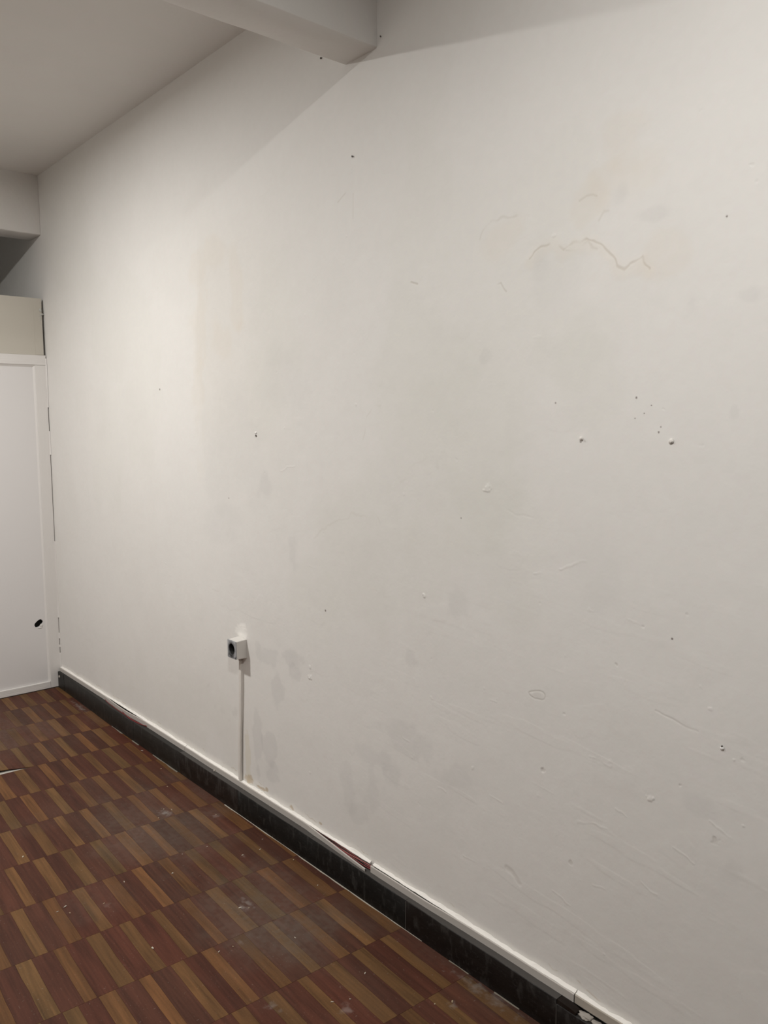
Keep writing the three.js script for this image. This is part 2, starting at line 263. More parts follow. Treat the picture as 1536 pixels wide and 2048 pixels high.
// ------------------------------------------------------------------ floor of narrow red-brown and tan pieces in staggered rows
const TH = 0.042, CT = Math.cos(TH), ST = Math.sin(TH);
const toAB = (x, z) => [x * CT + z * ST, -x * ST + z * CT], toXZ = (a, b) => [a * CT - b * ST, a * ST + b * CT];
const FX0 = 0.4, FXW = 1.26, FZ0 = -5.0, FZW = 4.0;
const floorDirt = (x, z) => {                                    // grey dust and plaster haze lying on the floor, 0 .. 1
  let d = 0.02 + 0.12 * smooth(0.0, 0.35, fbm(x * 3.2, z * 2.4, 160, 4));
  d += 0.60 * smooth(0.36, 0.05, Math.hypot(x - 1.33, (z + 2.93) * 0.75) + 0.12 * fbm(x * 9, z * 9, 161, 3));
  d += 0.62 * smooth(0.34, 0.05, Math.hypot(x - 1.36, (z + 2.13) * 0.8) + 0.12 * fbm(x * 9, z * 9, 162, 3));
  d += 0.25 * smooth(0.16, 0.02, Math.hypot(x - 0.93, z + 2.62) + 0.1 * fbm(x * 9, z * 9, 166, 3));
  d += 0.5 * smooth(0.5, 0.05, Math.hypot((x - 1.05) * 0.8, (z + 4.45) * 0.8) + 0.15 * fbm(x * 9, z * 9, 163, 3));
  d += 0.30 * smooth(0.10, 0.0, 1.627 - x + 0.05 * fbm(x * 12, z * 9, 164, 3)) * smooth(-0.1, 0.3, fbm(2, z * 3, 165, 2) + (z > -1.75 ? 0.3 : 0));
  return clamp(d, 0, 0.8);
};
const smears = [[1.409, -3.029, .03, .045, .6], [1.384, -3.05, .012, .02, .5], [1.30, -2.232, .028, .035, .6], [1.325, -2.255, .016, .05, .45], [1.471, -2.52, .012, .02, .4], [1.2, -2.09, .012, .02, .4], [.96, -2.55, .02, .02, .35], [1.55, -2.87, .03, .02, .4], [1.27, -1.64, .03, .03, .4], [1.5, -1.47, .015, .03, .4], [1.18, -4.72, .05, .015, .5], [1.0, -4.1, .03, .02, .3], [1.607, -4.55, .02, .16, .55], [1.60, -1.44, .03, .14, .45], [1.12, -1.78, .02, .03, .4]];
function floorPixel(base, k) {
  return (i, j) => {
    const x = FX0 + (i + 0.5) / 1024 * FXW, z = FZ0 + (j + 0.5) / 2048 * FZW, [a, b] = toAB(x, z);
    const grain = 1 + 0.14 * noise(a * 150, b * 7, 170 + k) + 0.12 * noise(a * 320, b * 16, 171 + k) + (k ? 0.34 : 0.2) * fbm(a * 55, b * 5, 172 + k, 2) + 0.08 * noise(x * 500, z * 400, 173) + (k ? -0.16 : 0.2) * smooth(0.35, 0.7, noise(a * 42, b * 3.2, 178 + k));
    let d = floorDirt(x, z) * (0.85 + 0.3 * noise(x * 70, z * 70, 174)), w = 0;
    for (const [sx, sz, rx, rz, s] of smears) if (Math.abs(x - sx) < rx * 2 && Math.abs(z - sz) < rz * 2) w = Math.max(w, s * 0.62 * smooth(0.1, 1.3, 1 - Math.hypot((x - sx) / rx, (z - sz) / rz) + 1.0 * fbm(x * 70, z * 70, 175, 4)));
    const sp = noise(x * 230, z * 230, 176); if (sp > 0.9) w = Math.max(w, (sp - 0.9) * 2.6);
    return [0, 1, 2].map((c) => { const g = base[c] * grain, q = g + ([0.120, 0.092, 0.074][c] - g) * d * 0.62; return q + ([0.34, 0.31, 0.29][c] - q) * clamp(w, 0, 0.75); });
  };
}
const darkMap = texture(1024, 2048, floorPixel([0.066, 0.0228, 0.0134], 0), { color: true });
const tanMap = texture(1024, 2048, floorPixel([0.118, 0.0565, 0.0215], 9), { color: true });
const floorBump = texture(512, 1024, (i, j) => 0.5 + 0.3 * fbm(i / 512 * 40, j / 1024 * 60, 180, 3));
const darkMat = new THREE.MeshPhysicalMaterial({ map: darkMap, bumpMap: floorBump, bumpScale: 0.0006, vertexColors: true, roughness: 0.6, specularIntensity: 0.3 });
const tanMat = new THREE.MeshPhysicalMaterial({ map: tanMap, bumpMap: floorBump, bumpScale: 0.0006, vertexColors: true, roughness: 0.6, specularIntensity: 0.3 });
const floor = new THREE.Group(); floor.name = 'floor'; floor.userData.kind = 'structure'; scene.add(floor);
say(obj('screed', box(LEFT_X - 0.15, WALL_X + 0.15, -0.12, -0.003, RECESS_Z, FRONT_Z), mat(lin(0.42, 0.40, 0.36), 0.9), floor), 'pale underfloor showing where the covering has lifted');
const clip = (poly, inside, cut) => { const out = []; poly.forEach((p, i) => { const q = poly[(i + 1) % poly.length], a = inside(p), b = inside(q); if (a >= 0) out.push(p); if ((a >= 0) !== (b >= 0)) { const t = a / (a - b); out.push([p[0] + (q[0] - p[0]) * t, p[1] + (q[1] - p[1]) * t]); } }); return out; };
const lift = (a, b, row) => row === -3 && a < 1.0 ? 0.010 * smooth(0.985, 0.80, a) * smooth(-4.15, -3.92, b) : 0;
const sway = (a, b) => a + 0.0012 * noise(a * 997, b * 15, 300) + 0.0005 * noise(a * 997, b * 60, 301);   // the long edges are not quite straight
function plank(a0, a1, b0, b1, tone, row) {                      // one piece: a thin slab with eased edges, cut at the walls
  const gap = 0.0002, nb = row === -3 && a0 < 1.0 ? 5 : 1;
  const strips = [];
  for (let s = 0; s < nb; s++) {
    const c0 = b0 + (b1 - b0) * s / nb, c1 = b0 + (b1 - b0) * (s + 1) / nb;
    const d0 = c0 + (s ? 0 : 0.0003), d1 = c1 - (s < nb - 1 ? 0 : 0.0003), n = nb === 1 ? 4 : 1;
    let poly = [[sway(a0, d0) + gap, d0], [sway(a1, d0) - gap, d0]];
    for (let q = 1; q < n; q++) { const b = d0 + (d1 - d0) * q / n; poly.push([sway(a1, b) - gap, b]); }
    const far = poly.length; poly.push([sway(a1, d1) - gap, d1], [sway(a0, d1) + gap, d1]);
    for (let q = n - 1; q > 0; q--) { const b = d0 + (d1 - d0) * q / n; poly.push([sway(a0, b) + gap, b]); }
    if (row === -3 && s === nb - 1 && a0 < 1.0) { poly[far][1] -= 0.026 * smooth(0.99, 0.85, a1); poly[far + 1][1] -= 0.026 * smooth(0.99, 0.85, a0); }
    poly = poly.map(([a, b]) => toXZ(a, b));
    poly = clip(poly, (p) => SKIRT_X + 0.013 - p[0], 0); poly = clip(poly, (p) => p[1] - (BACK_Z + 0.004), 0); poly = clip(poly, (p) => p[0] - LEFT_X - 0.001, 0); poly = clip(poly, (p) => FRONT_Z - 0.001 - p[1], 0);
    if (poly.length >= 3) strips.push(poly);
  }
  if (!strips.length) return null;
  const pos = [], uv = [], put = (x, y, z) => { pos.push(x, y, z); uv.push((x - FX0) / FXW, (z - FZ0) / FZW); };
  const up = (p) => { const [a, b] = toAB(...p); return lift(a, b, row); };
  for (const poly of strips) {
    const cx = poly.reduce((s, p) => s + p[0], 0) / poly.length, cz = poly.reduce((s, p) => s + p[1], 0) / poly.length, e = nb === 1 ? 0.0001 : 0;
    const top = poly.map(([x, z]) => { const d = Math.hypot(cx - x, cz - z) || 1; return [x + (cx - x) / d * e, z + (cz - z) / d * e]; });
    for (let i = 0; i < top.length; i++) for (const p of [[cx, cz], top[(i + 1) % top.length], top[i]]) put(p[0], up(p), p[1]);
    poly.forEach((p, i) => {
      const q = poly[(i + 1) % poly.length], tp = top[i], tq = top[(i + 1) % top.length], y1 = up(tp), y2 = up(tq), l = 0.0022;
      put(tp[0], y1, tp[1]); put(tq[0], y2, tq[1]); put(q[0], y2 - l, q[1]); put(tp[0], y1, tp[1]); put(q[0], y2 - l, q[1]); put(p[0], y1 - l, p[1]);
    });
  }
  const g = new THREE.BufferGeometry().setAttribute('position', new THREE.Float32BufferAttribute(pos, 3)).setAttribute('uv', new THREE.Float32BufferAttribute(uv, 2));
  g.computeVertexNormals();
  g.setAttribute('color', new THREE.Float32BufferAttribute(Float32Array.from({ length: pos.length }, (_, i) => tone[i % 3]), 3));
  return g;
}
const inView = new THREE.Matrix4(), eye = new THREE.Vector3();
camera.updateMatrixWorld(); camera.updateProjectionMatrix(); inView.multiplyMatrices(camera.projectionMatrix, camera.matrixWorldInverse.copy(camera.matrixWorld).invert());
{
  const PITCH = 0.1022, ROW = 0.2905, B0 = -3.331, list = [];
  for (let row = -6; row <= 15; row++) {
    const off = ((row % 2) + 2) % 2 ? 0.0455 : 0.0966, b0 = B0 + row * ROW, b1 = b0 + ROW;
    let edge = null;
    for (let n = -20; n < 18; n++) {
      const c = off + n * PITCH + span(-0.004, 0.004), w = span(0.033, 0.048), l0 = c - w / 2, l1 = c + w / 2;
      if (edge !== null) list.push([edge, l0, b0, b1, span(0.86, 1.16), row, darkMat]);
      list.push([l0, l1, b0, b1, span(0.84, 1.18), row, tanMat]);
      edge = l1;
    }
  }
  for (const p of list) { const t = p[4], w = span(-0.07, 0.07); p[4] = [t * (1 - w * 0.4), t * (1 + w), t * (1 + w * 1.3)]; }
  const rest = { d: [], t: [] }, seen = [];
  for (const [a0, a1, b0, b1, tone, row, m] of list) {
    const g = plank(a0, a1, b0, b1, tone, row); if (!g) continue;
    const [x, z] = toXZ((a0 + a1) / 2, (b0 + b1) / 2); eye.set(x, 0, z);
    const d = eye.distanceTo(camera.position); eye.applyMatrix4(inView);
    const behind = new THREE.Vector3(x, 0, z).applyMatrix4(camera.matrixWorldInverse).z > -0.1;
    if (!behind && Math.abs(eye.x) < 1.18 && Math.abs(eye.y) < 1.2) seen.push({ g, m, d }); else rest[m === darkMat ? 'd' : 't'].push(g);
  }
  seen.sort((p, q) => p.d - q.d);
  seen.forEach(({ g, m }, i) => { if (i < 300) obj('plank', g, m, floor); else rest[m === darkMat ? 'd' : 't'].push(g); });
  console.log('planks in view', seen.length, 'others', rest.d.length + rest.t.length);
  for (const [k, m] of [['d', darkMat], ['t', tanMat]]) { const r = new THREE.Mesh(mergeGeometries(rest[k]), m); r.name = 'plank_field'; r.userData.kind = 'stuff'; r.castShadow = r.receiveShadow = true; floor.add(r); }
}

// ------------------------------------------------------------------ black tile skirting along the wall
const skirtTex = (base, k) => texture(512, 128, (i, j) => {
  const z = i / 512, y = j / 128, s = smooth(0.16, 0.5, fbm(z * 40, y * 2.2, 200 + k, 4)) * 0.5 + smooth(0.62, 0.85, noise(z * 90, y * 18, 205 + k)) * 0.35, dust = 0.25 * smooth(0.25, 0.0, y) + 0.12 * fbm(z * 12, y * 4, 207 + k, 3);
  return base.map((c, q) => clamp(c * (1 + 0.4 * fbm(z * 20, y * 6, 209 + k, 3)) + (s * 0.026 + Math.max(0, dust) * 0.02) * [1, 0.96, 0.9][q]));
}, { color: true });
const tileMats = [[0.0115, 0.010, 0.0082], [0.0085, 0.005, 0.0036], [0.0045, 0.0044, 0.004], [0.0062, 0.004, 0.0032]].map((c, k) => new THREE.MeshPhysicalMaterial({ map: skirtTex(c, k * 11), roughness: 0.42, specularIntensity: 0.45, bumpMap: plainBump, bumpScale: 0.0006 }));
const dustTop = mat(lin(0.060, 0.054, 0.049), 0.9, { bumpMap: plainBump, bumpScale: 0.001 }), darkTop = mat(lin(0.022, 0.02, 0.017), 0.8);
const skirting = new THREE.Group(); skirting.name = 'baseboard_right'; skirting.userData.kind = 'structure'; scene.add(skirting);
function tile(z0, z1, h, m, top) {
  const r = 0.0018, xo = SKIRT_X + span(-0.0006, 0.0006), xs = (z) => xo + 0.012 * smooth(-4.1, -4.95, z), x1 = WALL_X - 0.0015, g0 = z0 + 0.0006, g1 = z1 - 0.0006;
  const body = loft(steps(g0, g1, 0.06).map((z, i, all) => { const e = i === 0 || i === all.length - 1 ? 0.0006 : 0; const hh = h + 0.0012 * noise(z * 12, 2, 220), x0 = xs(z); return [[x0 + e, 0.0005, z], [x0 + e, hh - r, z], [x0 + r * 0.4 + e, hh - r * 0.35, z], [x0 + r, hh - 0.0002, z], [x1, hh - 0.0002, z], [x1, 0.0005, z]]; }), 0.9);
  const uv = body.attributes.uv, p = body.attributes.position; for (let i = 0; i < p.count; i++) uv.setXY(i, p.getZ(i) * 1.6, p.getY(i) / 0.1);
  const t = obj('tile', body, m, skirting);
  const film = loft(steps(g0, g1, 0.02).map((z) => { const e = 0.0015 + 0.0022 * Math.abs(fbm(z * 40, 1, 222, 3)), hh = h + 0.0012 * noise(z * 12, 2, 220), x0 = xs(z); return [[x0 + e, hh - 0.0001, z], [x0 + e + 0.001, hh + 0.0006, z], [x1 - 0.001, hh + 0.0006, z], [x1, hh - 0.0001, z]]; }), 0.5);
  if (top) obj('dust_film', film, top, t);
  return t;
}
const joints = [-4.972, -4.87, -4.36, -3.85, -3.34, -2.825, -2.31, -1.795, -1.208, -0.70, -0.19, 0.32, 0.83, 0.985];
joints.slice(0, -1).forEach((z, i) => tile(z, joints[i + 1], i >= 8 ? 0.087 : 0.0995, tileMats[i < 4 ? 0 : i === 4 ? 1 : i < 7 ? 2 : 3], i < 4 ? darkTop : i >= 8 ? darkTop : dustTop));
for (const z of [-1.795, -1.208]) obj('joint_grout', box(SKIRT_X - 0.0008, SKIRT_X + 0.006, 0.001, z < -1.5 ? 0.097 : 0.085, z - 0.0009, z + 0.0009), mat(lin(0.085, 0.078, 0.068), 0.9), skirting);
say(obj('mortar_line', loft(steps(-2.93, -1.72, 0.02).map((z) => { const w = 0.0022 + 0.0016 * noise(z * 25, 1, 230); return [[SKIRT_X - 0.001 - w, 0.0004, z], [SKIRT_X - 0.001 - w * 0.6, 0.0018, z], [SKIRT_X - 0.0012, 0.0026, z], [SKIRT_X - 0.0012, 0.0004, z]]; })), mat(lin(0.34, 0.31, 0.26), 0.9), skirting), 'thin pale mortar line between floor and black skirting');
for (const [a, b] of [[-4.12, -3.98], [-3.86, -3.78], [-3.62, -3.36], [-1.60, -1.52], [-1.42, -1.33]])
  obj('mortar_line', loft(steps(a, b, 0.02).map((z) => { const w = 0.004 + 0.003 * noise(z * 25, 1, 231); return [[SKIRT_X - 0.001 - w, 0.0004, z], [SKIRT_X - 0.001 - w * 0.6, 0.0016, z], [SKIRT_X - 0.0012, 0.0022, z], [SKIRT_X - 0.0012, 0.0004, z]]; })), mat(lin(0.17, 0.15, 0.12), 0.9), skirting);
// the broken stretch: a sliver of black tile, then bare plaster, on the low tiles
say(obj('tile_sliver', loft([[-1.2065, 1], [-1.19, 1], [-1.165, 0.9], [-1.148, 0.62]].map(([z, s]) => [[SKIRT_X, 0.0885, z], [SKIRT_X, 0.0885 + 0.0115 * s, z], [SKIRT_X + 0.022, 0.0885 + 0.0115 * s, z], [SKIRT_X + 0.022, 0.0885, z]])), tileMats[1], skirting), 'black broken tile sliver');
function lump(cx, cy, cz, rx, ry, rz, k, amp = 0.35) {
  const g = mergeVertices(new THREE.IcosahedronGeometry(1, 3).deleteAttribute('uv').deleteAttribute('normal')), p = g.attributes.position;
  for (let i = 0; i < p.count; i++) { const x = p.getX(i), y = p.getY(i), z = p.getZ(i), s = 1 + amp * (noise(x * 2 + 9, y * 2 + z * 1.7, k) + 0.5 * noise(x * 5 + 3, y * 5 - z * 4, k + 1)); p.setXYZ(i, cx + x * rx * s, cy + Math.max(-1, y * s) * ry, cz + z * rz * s); }
  g.computeVertexNormals(); g.setAttribute('uv', new THREE.Float32BufferAttribute(Float32Array.from({ length: p.count * 2 }, (_, i) => i % 2 ? p.getY(i >> 1) : p.getX(i >> 1) + p.getZ(i >> 1)), 2)); return plain(g);
}
const plasterMat = mat(lin(0.34, 0.31, 0.275), 0.95, { bumpMap: plainBump, bumpScale: 0.004 });
say(obj('plaster_lump', [lump(1.642, 0.0915, -1.128, 0.011, 0.0055, 0.020, 241), lump(1.641, 0.0900, -1.085, 0.010, 0.0042, 0.026, 243), lump(1.643, 0.0895, -1.035, 0.008, 0.0034, 0.03, 245)], plasterMat, skirting), 'rough white plaster where the tile edge has broken away');
say(obj('plaster_lump', lump(1.6245, 0.086, -4.905, 0.004, 0.006, 0.008, 247), plasterMat, skirting), 'white plaster blob');
say(obj('plaster_lump', lump(1.648, 0.104, -3.05, 0.006, 0.005, 0.007, 249), plasterMat, skirting), 'white plaster blob');

// ------------------------------------------------------------------ white cable trunking on the ledge of the skirting
const trunkMat = mat(lin(0.50, 0.468, 0.435), 0.5, { bumpMap: plainBump, bumpScale: 0.0008 });
const trunkMatOld = mat(lin(0.43, 0.39, 0.335), 0.55, { bumpMap: plainBump, bumpScale: 0.0008 });
const caulkMat = mat(lin(0.84, 0.81, 0.765), 0.75, { bumpMap: plainBump, bumpScale: 0.004 });
const hollowShadeMat = mat(lin(0.05, 0.045, 0.04), 0.9);  // dark colour stands in for the shade inside the hollow trunking
const TY0 = 0.1008, TY1 = 0.1235, TX = 1.6505;
function trunking(label, z0, z1, off, m, { baseEnd = z1, caulk = [z0, z1] } = {}) {
  const t = thing('cable_trunking', label, 'trunking', 'lengths of white trunking along the skirting');
  obj('base', [loft([z0, baseEnd].map((z) => [[1.662, TY0, z], [1.662, TY1 - 0.003, z], [1.6636, TY1 - 0.003, z], [1.6636, TY0, z]])), loft([z0, baseEnd].map((z) => [[TX + 0.003, TY0, z], [TX + 0.003, TY0 + 0.0014, z], [1.662, TY0 + 0.0014, z], [1.662, TY0, z]]))], hollowShadeMat, t);
  obj('lid', loft(steps(z0, z1, 0.02).map((z) => {
    const [dx, dy, tilt] = off(z), w = 0.0004 * noise(z * 8, 3, 260);
    const x = TX + dx + w, y0 = TY0 + dy, y1 = TY1 + dy + w;
    return [[x, y0, z], [x + tilt, y1 - 0.0012, z], [x + tilt + 0.0010, y1, z], [x + tilt + 0.0042, y1, z], [x + tilt + 0.0042, y1 - 0.0014, z], [x + tilt + 0.0018, y1 - 0.0018, z], [x + 0.0018, y0, z]];
  }), 0.35), m, t);
  if (caulk) obj('caulk', loft(steps(caulk[0], caulk[1], 0.012).map((z) => {
    const h = 0.0050 + 0.005 * fbm(z * 11, 3, 95, 4) + 0.0024 * noise(z * 70, 1, 262), f = 0.0100 + 0.0008 * noise(z * 50, 4, 263);
    return [[1.6642, TY1 - 0.004, z], [1.6642 - f + 0.001, TY1 - 0.003, z], [1.6642 - f, TY1 - 0.0002 + 0.0007 * noise(z * 90, 7, 264), z], [1.6642 - f * 0.45, TY1 + h * 0.42, z], [1.6642 - 0.0012, TY1 + h, z], [1.6642, TY1 + h, z]];
  }), 0.9), caulkMat, t);
  return t;
}
const none = () => [0, 0, 0];
const bulge = (z) => { const s = smooth(-4.33, -4.05, z) * smooth(-3.74, -3.98, z); return [-0.006 * s, -0.0035 * s, -0.001 * s]; };
const droop = (z) => { const s = clamp((z + 2.37) / 0.36); return [-0.0150 * Math.pow(s, 0.85), -0.0135 * Math.pow(s, 1.05), -0.0015 * s]; };
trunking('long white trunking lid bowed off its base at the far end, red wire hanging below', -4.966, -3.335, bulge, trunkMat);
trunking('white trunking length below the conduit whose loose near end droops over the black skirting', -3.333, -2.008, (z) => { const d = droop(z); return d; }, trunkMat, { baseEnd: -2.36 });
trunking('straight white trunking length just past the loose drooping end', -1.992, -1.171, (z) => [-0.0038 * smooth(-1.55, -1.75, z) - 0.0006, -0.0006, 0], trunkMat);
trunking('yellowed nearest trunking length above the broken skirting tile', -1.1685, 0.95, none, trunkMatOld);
// electric wires
const redMat = mat(lin(0.19, 0.022, 0.024), 0.5), pinkMat = mat(lin(0.36, 0.13, 0.12), 0.5);
function wire(label, points, r, m, group) {
  const c = new THREE.CatmullRomCurve3(points.map((p) => new THREE.Vector3(...p)));
  return tag(obj('electric_wire', new THREE.TubeGeometry(c, 60, r, 7), m, scene), label, 'wire', group);
}
wire('dark red wire sagging below the bowed trunking near the far corner', [[1.6585, 0.108, -4.30], [1.647, 0.1035, -4.24], [1.6400, 0.1020, -4.12], [1.6380, 0.1016, -3.98], [1.640, 0.1020, -3.85], [1.648, 0.1032, -3.75], [1.6585, 0.108, -3.70]], 0.0016, redMat);
wire('second dark red wire hanging lowest under the bowed trunking', [[1.6585, 0.110, -4.10], [1.645, 0.1045, -4.02], [1.6345, 0.1022, -3.93], [1.6350, 0.1021, -3.84], [1.646, 0.1042, -3.76], [1.6585, 0.110, -3.72]], 0.0016, redMat);
wire('red wire showing along the top of the drooping trunking', [[1.659, 0.110, -2.42], [1.658, 0.1165, -2.33], [1.6575, 0.118, -2.24], [1.657, 0.117, -2.15], [1.656, 0.114, -2.07], [1.655, 0.109, -1.99], [1.658, 0.108, -1.93]], 0.0018, redMat);
wire('red wire lying inside the open drooping trunking', [[1.6575, 0.107, -2.42], [1.655, 0.1115, -2.30], [1.651, 0.1125, -2.20], [1.648, 0.1110, -2.11], [1.649, 0.1075, -2.04], [1.656, 0.106, -1.96]], 0.0018, redMat);
wire('pale pink wire crossing between the trunking lengths', [[1.659, 0.1065, -2.30], [1.654, 0.110, -2.18], [1.652, 0.113, -2.09], [1.654, 0.1165, -2.02], [1.6585, 0.114, -1.95]], 0.0014, pinkMat);

// ------------------------------------------------------------------ upright conduit and the wall socket
{
  const t = thing('cable_conduit', 'narrow upright painted conduit running from the socket down to the skirting', 'conduit');
  const zc = (y) => -2.851 + 0.026 * smooth(0.12, 0.66, y), m = mat(lin(0.73, 0.695, 0.65), 0.6, { bumpMap: plainBump, bumpScale: 0.001 });
  obj('cover', loft(steps(0.1300, 0.654, 0.012).map((y) => {
    const off = 0.0040 * smooth(0.44, 0.30, y) + 0.0006, z = zc(y), w = 0.0085 + 0.0004 * noise(y * 20, 3, 270), x = 1.6525 + 0.0004 * noise(y * 26, 7, 271), b = WALL_X - off;
    return [[b, y, z - w], [x + 0.001, y, z - w], [x, y, z - w + 0.0012], [x, y, z + w - 0.0012], [x + 0.001, y, z + w], [b, y, z + w]];
  }), 0.7), m, t);
  say(obj('caulk', loft(steps(0.40, 0.654, 0.012).map((y) => { const z = zc(y) + 0.0089, w = 0.0016 + 0.001 * noise(y * 40, 3, 272); return [[WALL_X - 0.0004, y, z], [WALL_X - 0.0030, y, z], [WALL_X - 0.0004, y, z + w]]; })), m, t), 'paint-filled seam along the upper half');
}
{
  const t = thing('wall_socket', 'square white surface-mounted socket box with a blackened open round well', 'socket');
  const Z0 = -2.850, Z1 = -2.787, zm = (Z0 + Z1) / 2, ym = 0.6985, XF = 1.613;
  const shell = mat(lin(0.66, 0.635, 0.60), 0.45, { bumpMap: plainBump, bumpScale: 0.0006 });
  const grime = texture(128, 128, (i, j) => { const x = i / 128 * 2 - 1, y = j / 128 * 2 - 1, d = smooth(1.15, 0.55, Math.hypot(x, y * 0.95) + 0.22 * fbm(x * 3, y * 3, 281, 4)) * 0.75 + smooth(-0.35, -0.95, y) * 0.55 * smooth(-0.2, 0.3, fbm(x * 4, y * 4, 282, 3) + 0.1); return [0.40, 0.405, 0.42].map((c) => c * (1 - clamp(d, 0, 0.93))); }, { color: true, wrap: THREE.ClampToEdgeWrapping });
  const plateMat = mat(0xffffff, 0.5, { map: grime });
  const ring = (x, z0, z1, y0, y1, r) => [[x, y0 + r, z0], [x, y1 - r, z0], [x, y1, z0 + r], [x, y1, z1 - r], [x, y1 - r, z1], [x, y0 + r, z1], [x, y0, z1 - r], [x, y0, z0 + r]];
  const wellCut = 0.0235;
  // the back box is a hollow shell: outer skin, open front
  const outer = [ring(WALL_X - 0.0008, Z0 - 0.001, Z1 + 0.0005, 0.6585, 0.7375, 0.002), ring(1.6178, Z0, Z1, 0.6625, 0.7345, 0.002)];
  const inner = outer.map((r, k) => r.map(([x, y, z]) => [x, ym + (y - ym) * 0.93, zm + (z - zm) * 0.93]));
  const wall = []; for (let i = 0; i < 8; i++) { const j = (i + 1) % 8; wall.push(loft([[outer[0][i], outer[0][j], inner[0][j], inner[0][i]], [outer[1][i], outer[1][j], inner[1][j], inner[1][i]]])); }
  obj('back_box', wall, shell, t);
  const s = new THREE.Shape(), hw = (Z1 - Z0) / 2, hh = 0.036, r = 0.003;
  s.moveTo(-hw + r, -hh); s.lineTo(hw - r, -hh); s.quadraticCurveTo(hw, -hh, hw, -hh + r); s.lineTo(hw, hh - r); s.quadraticCurveTo(hw, hh, hw - r, hh); s.lineTo(-hw + r, hh); s.quadraticCurveTo(-hw, hh, -hw, hh - r); s.lineTo(-hw, -hh + r); s.quadraticCurveTo(-hw, -hh, -hw + r, -hh);
  const hole = new THREE.Path(); hole.absarc(0, 0.001, wellCut, 0, Math.PI * 2, true); s.holes.push(hole);
  const place = (g) => g.rotateY(-Math.PI / 2).translate(XF, ym, zm);                 // the plate's own z looks into the room
  const pg = new THREE.ExtrudeGeometry(s, { depth: 0.0032, bevelEnabled: true, bevelThickness: 0.0006, bevelSize: 0.0006, bevelSegments: 2, curveSegments: 40 });
  { const p = pg.attributes.position, uv = pg.attributes.uv; for (let i = 0; i < p.count; i++) uv.setXY(i, p.getX(i) / (2 * hw) + 0.5, p.getY(i) / (2 * hh) + 0.5); }
  pg.translate(0, 0, -0.0036);
  const plate = obj('face_plate', place(pg), plateMat, t);
  say(plate, 'dirty grey front plate');
  const well = new THREE.LatheGeometry([[0.0232, 0], [0.0228, -0.012], [0.0215, -0.027], [0.0205, -0.029], [0.0001, -0.029]].map(([a, b]) => new THREE.Vector2(a, b)), 40);
  well.rotateX(Math.PI / 2).translate(0, 0.001, 0);
  say(obj('well', place(well), mat(lin(0.022, 0.02, 0.018), 0.6, { side: THREE.DoubleSide }), t), 'blackened round well');
  const pins = []; for (const q of [-1, 1]) { const c = new THREE.CylinderGeometry(0.0035, 0.0035, 0.002, 14); c.rotateX(Math.PI / 2).translate(q * 0.0095, 0.001, -0.0275); pins.push(place(c)); }
  obj('contact_hole', pins, mat(lin(0.006, 0.006, 0.006), 0.4), t);
  const scr = new THREE.CylinderGeometry(0.0028, 0.0028, 0.0012, 14); scr.rotateX(Math.PI / 2).translate(hw - 0.004, -hh + 0.005, 0.0004);
  obj('screw', place(scr), mat(lin(0.03, 0.028, 0.026), 0.5, { metalness: 0.5 }), t);
  say(obj('cable_entry', loft([[0.6584, 0.011], [0.650, 0.010], [0.642, 0.006]].map(([y, w]) => [[WALL_X - 0.001, y, -2.824 - w], [WALL_X - 0.014, y, -2.824 - w], [WALL_X - 0.014, y, -2.824 + w], [WALL_X - 0.001, y, -2.824 + w]])), mat(lin(0.45, 0.42, 0.38), 0.7), t), 'short tapering cable entry below the box');
}

// ------------------------------------------------------------------ plugs and nails left in the wall
const plugPaint = mat(lin(0.74, 0.71, 0.67), 0.6), nailMat = mat(lin(0.10, 0.085, 0.075), 0.55);
function peg(y, z, r, len, k, tip) {                              // painted-over peg with a collar of filler
  const g = new THREE.LatheGeometry([[0.0001, len], [r * 0.75, len], [r, len * 0.85], [r * 1.02, len * 0.35], [r * 1.7, 0.0004], [r * 1.7, -0.001]].map(([a, b]) => new THREE.Vector2(a, b)), 18), p = g.attributes.position;
  for (let i = 0; i < p.count; i++) { const s = 1 + 0.14 * noise(p.getX(i) * 300, p.getZ(i) * 300 + p.getY(i) * 200, k); p.setX(i, p.getX(i) * s); p.setZ(i, p.getZ(i) * s); }
  g.rotateZ(Math.PI / 2); if (tip) g.rotateY(tip); g.translate(WALL_X - 0.0012, y, z); g.computeVertexNormals(); return g;
}
tag(obj('wall_plug', peg(1.56, -1.196, 0.0031, 0.0058, 300, 0.1), plugPaint, scene), 'painted peg on the bare wall, the left one of two at one height', 'wall plug');
tag(obj('wall_plug', [peg(1.557, -0.957, 0.0036, 0.003, 302), lump(WALL_X - 0.001, 1.5566, -0.957, 0.0032, 0.0045, 0.0052, 303, 0.2)], plugPaint, scene), 'rounded paint-covered plug on the wall, the right one of two at one height', 'wall plug');
{ const t = thing('wall_plug', 'bright white plug with a dark screw hole low on the near wall', 'wall plug'); obj('body', peg(0.894, -0.812, 0.0024, 0.0018, 304), mat(lin(0.86, 0.85, 0.83), 0.5), t); const h = new THREE.CylinderGeometry(0.0017, 0.0017, 0.0035, 14); h.rotateZ(Math.PI / 2).translate(WALL_X - 0.0009, 0.8990, -0.8125); obj('screw_hole', h, nailMat, t); }
{ const t = thing('wall_plug', 'small chipped white plug high left of the socket in the middle of the wall', 'wall plug'); obj('body', [lump(WALL_X - 0.001, 1.565, -2.684, 0.003, 0.0045, 0.007, 306, 0.25)], mat(lin(0.84, 0.82, 0.79), 0.6), t); const h = new THREE.CylinderGeometry(0.0042, 0.003, 0.003, 10); h.rotateZ(Math.PI / 2).translate(WALL_X - 0.0016, 1.554, -2.682); obj('screw_hole', h, nailMat, t); }
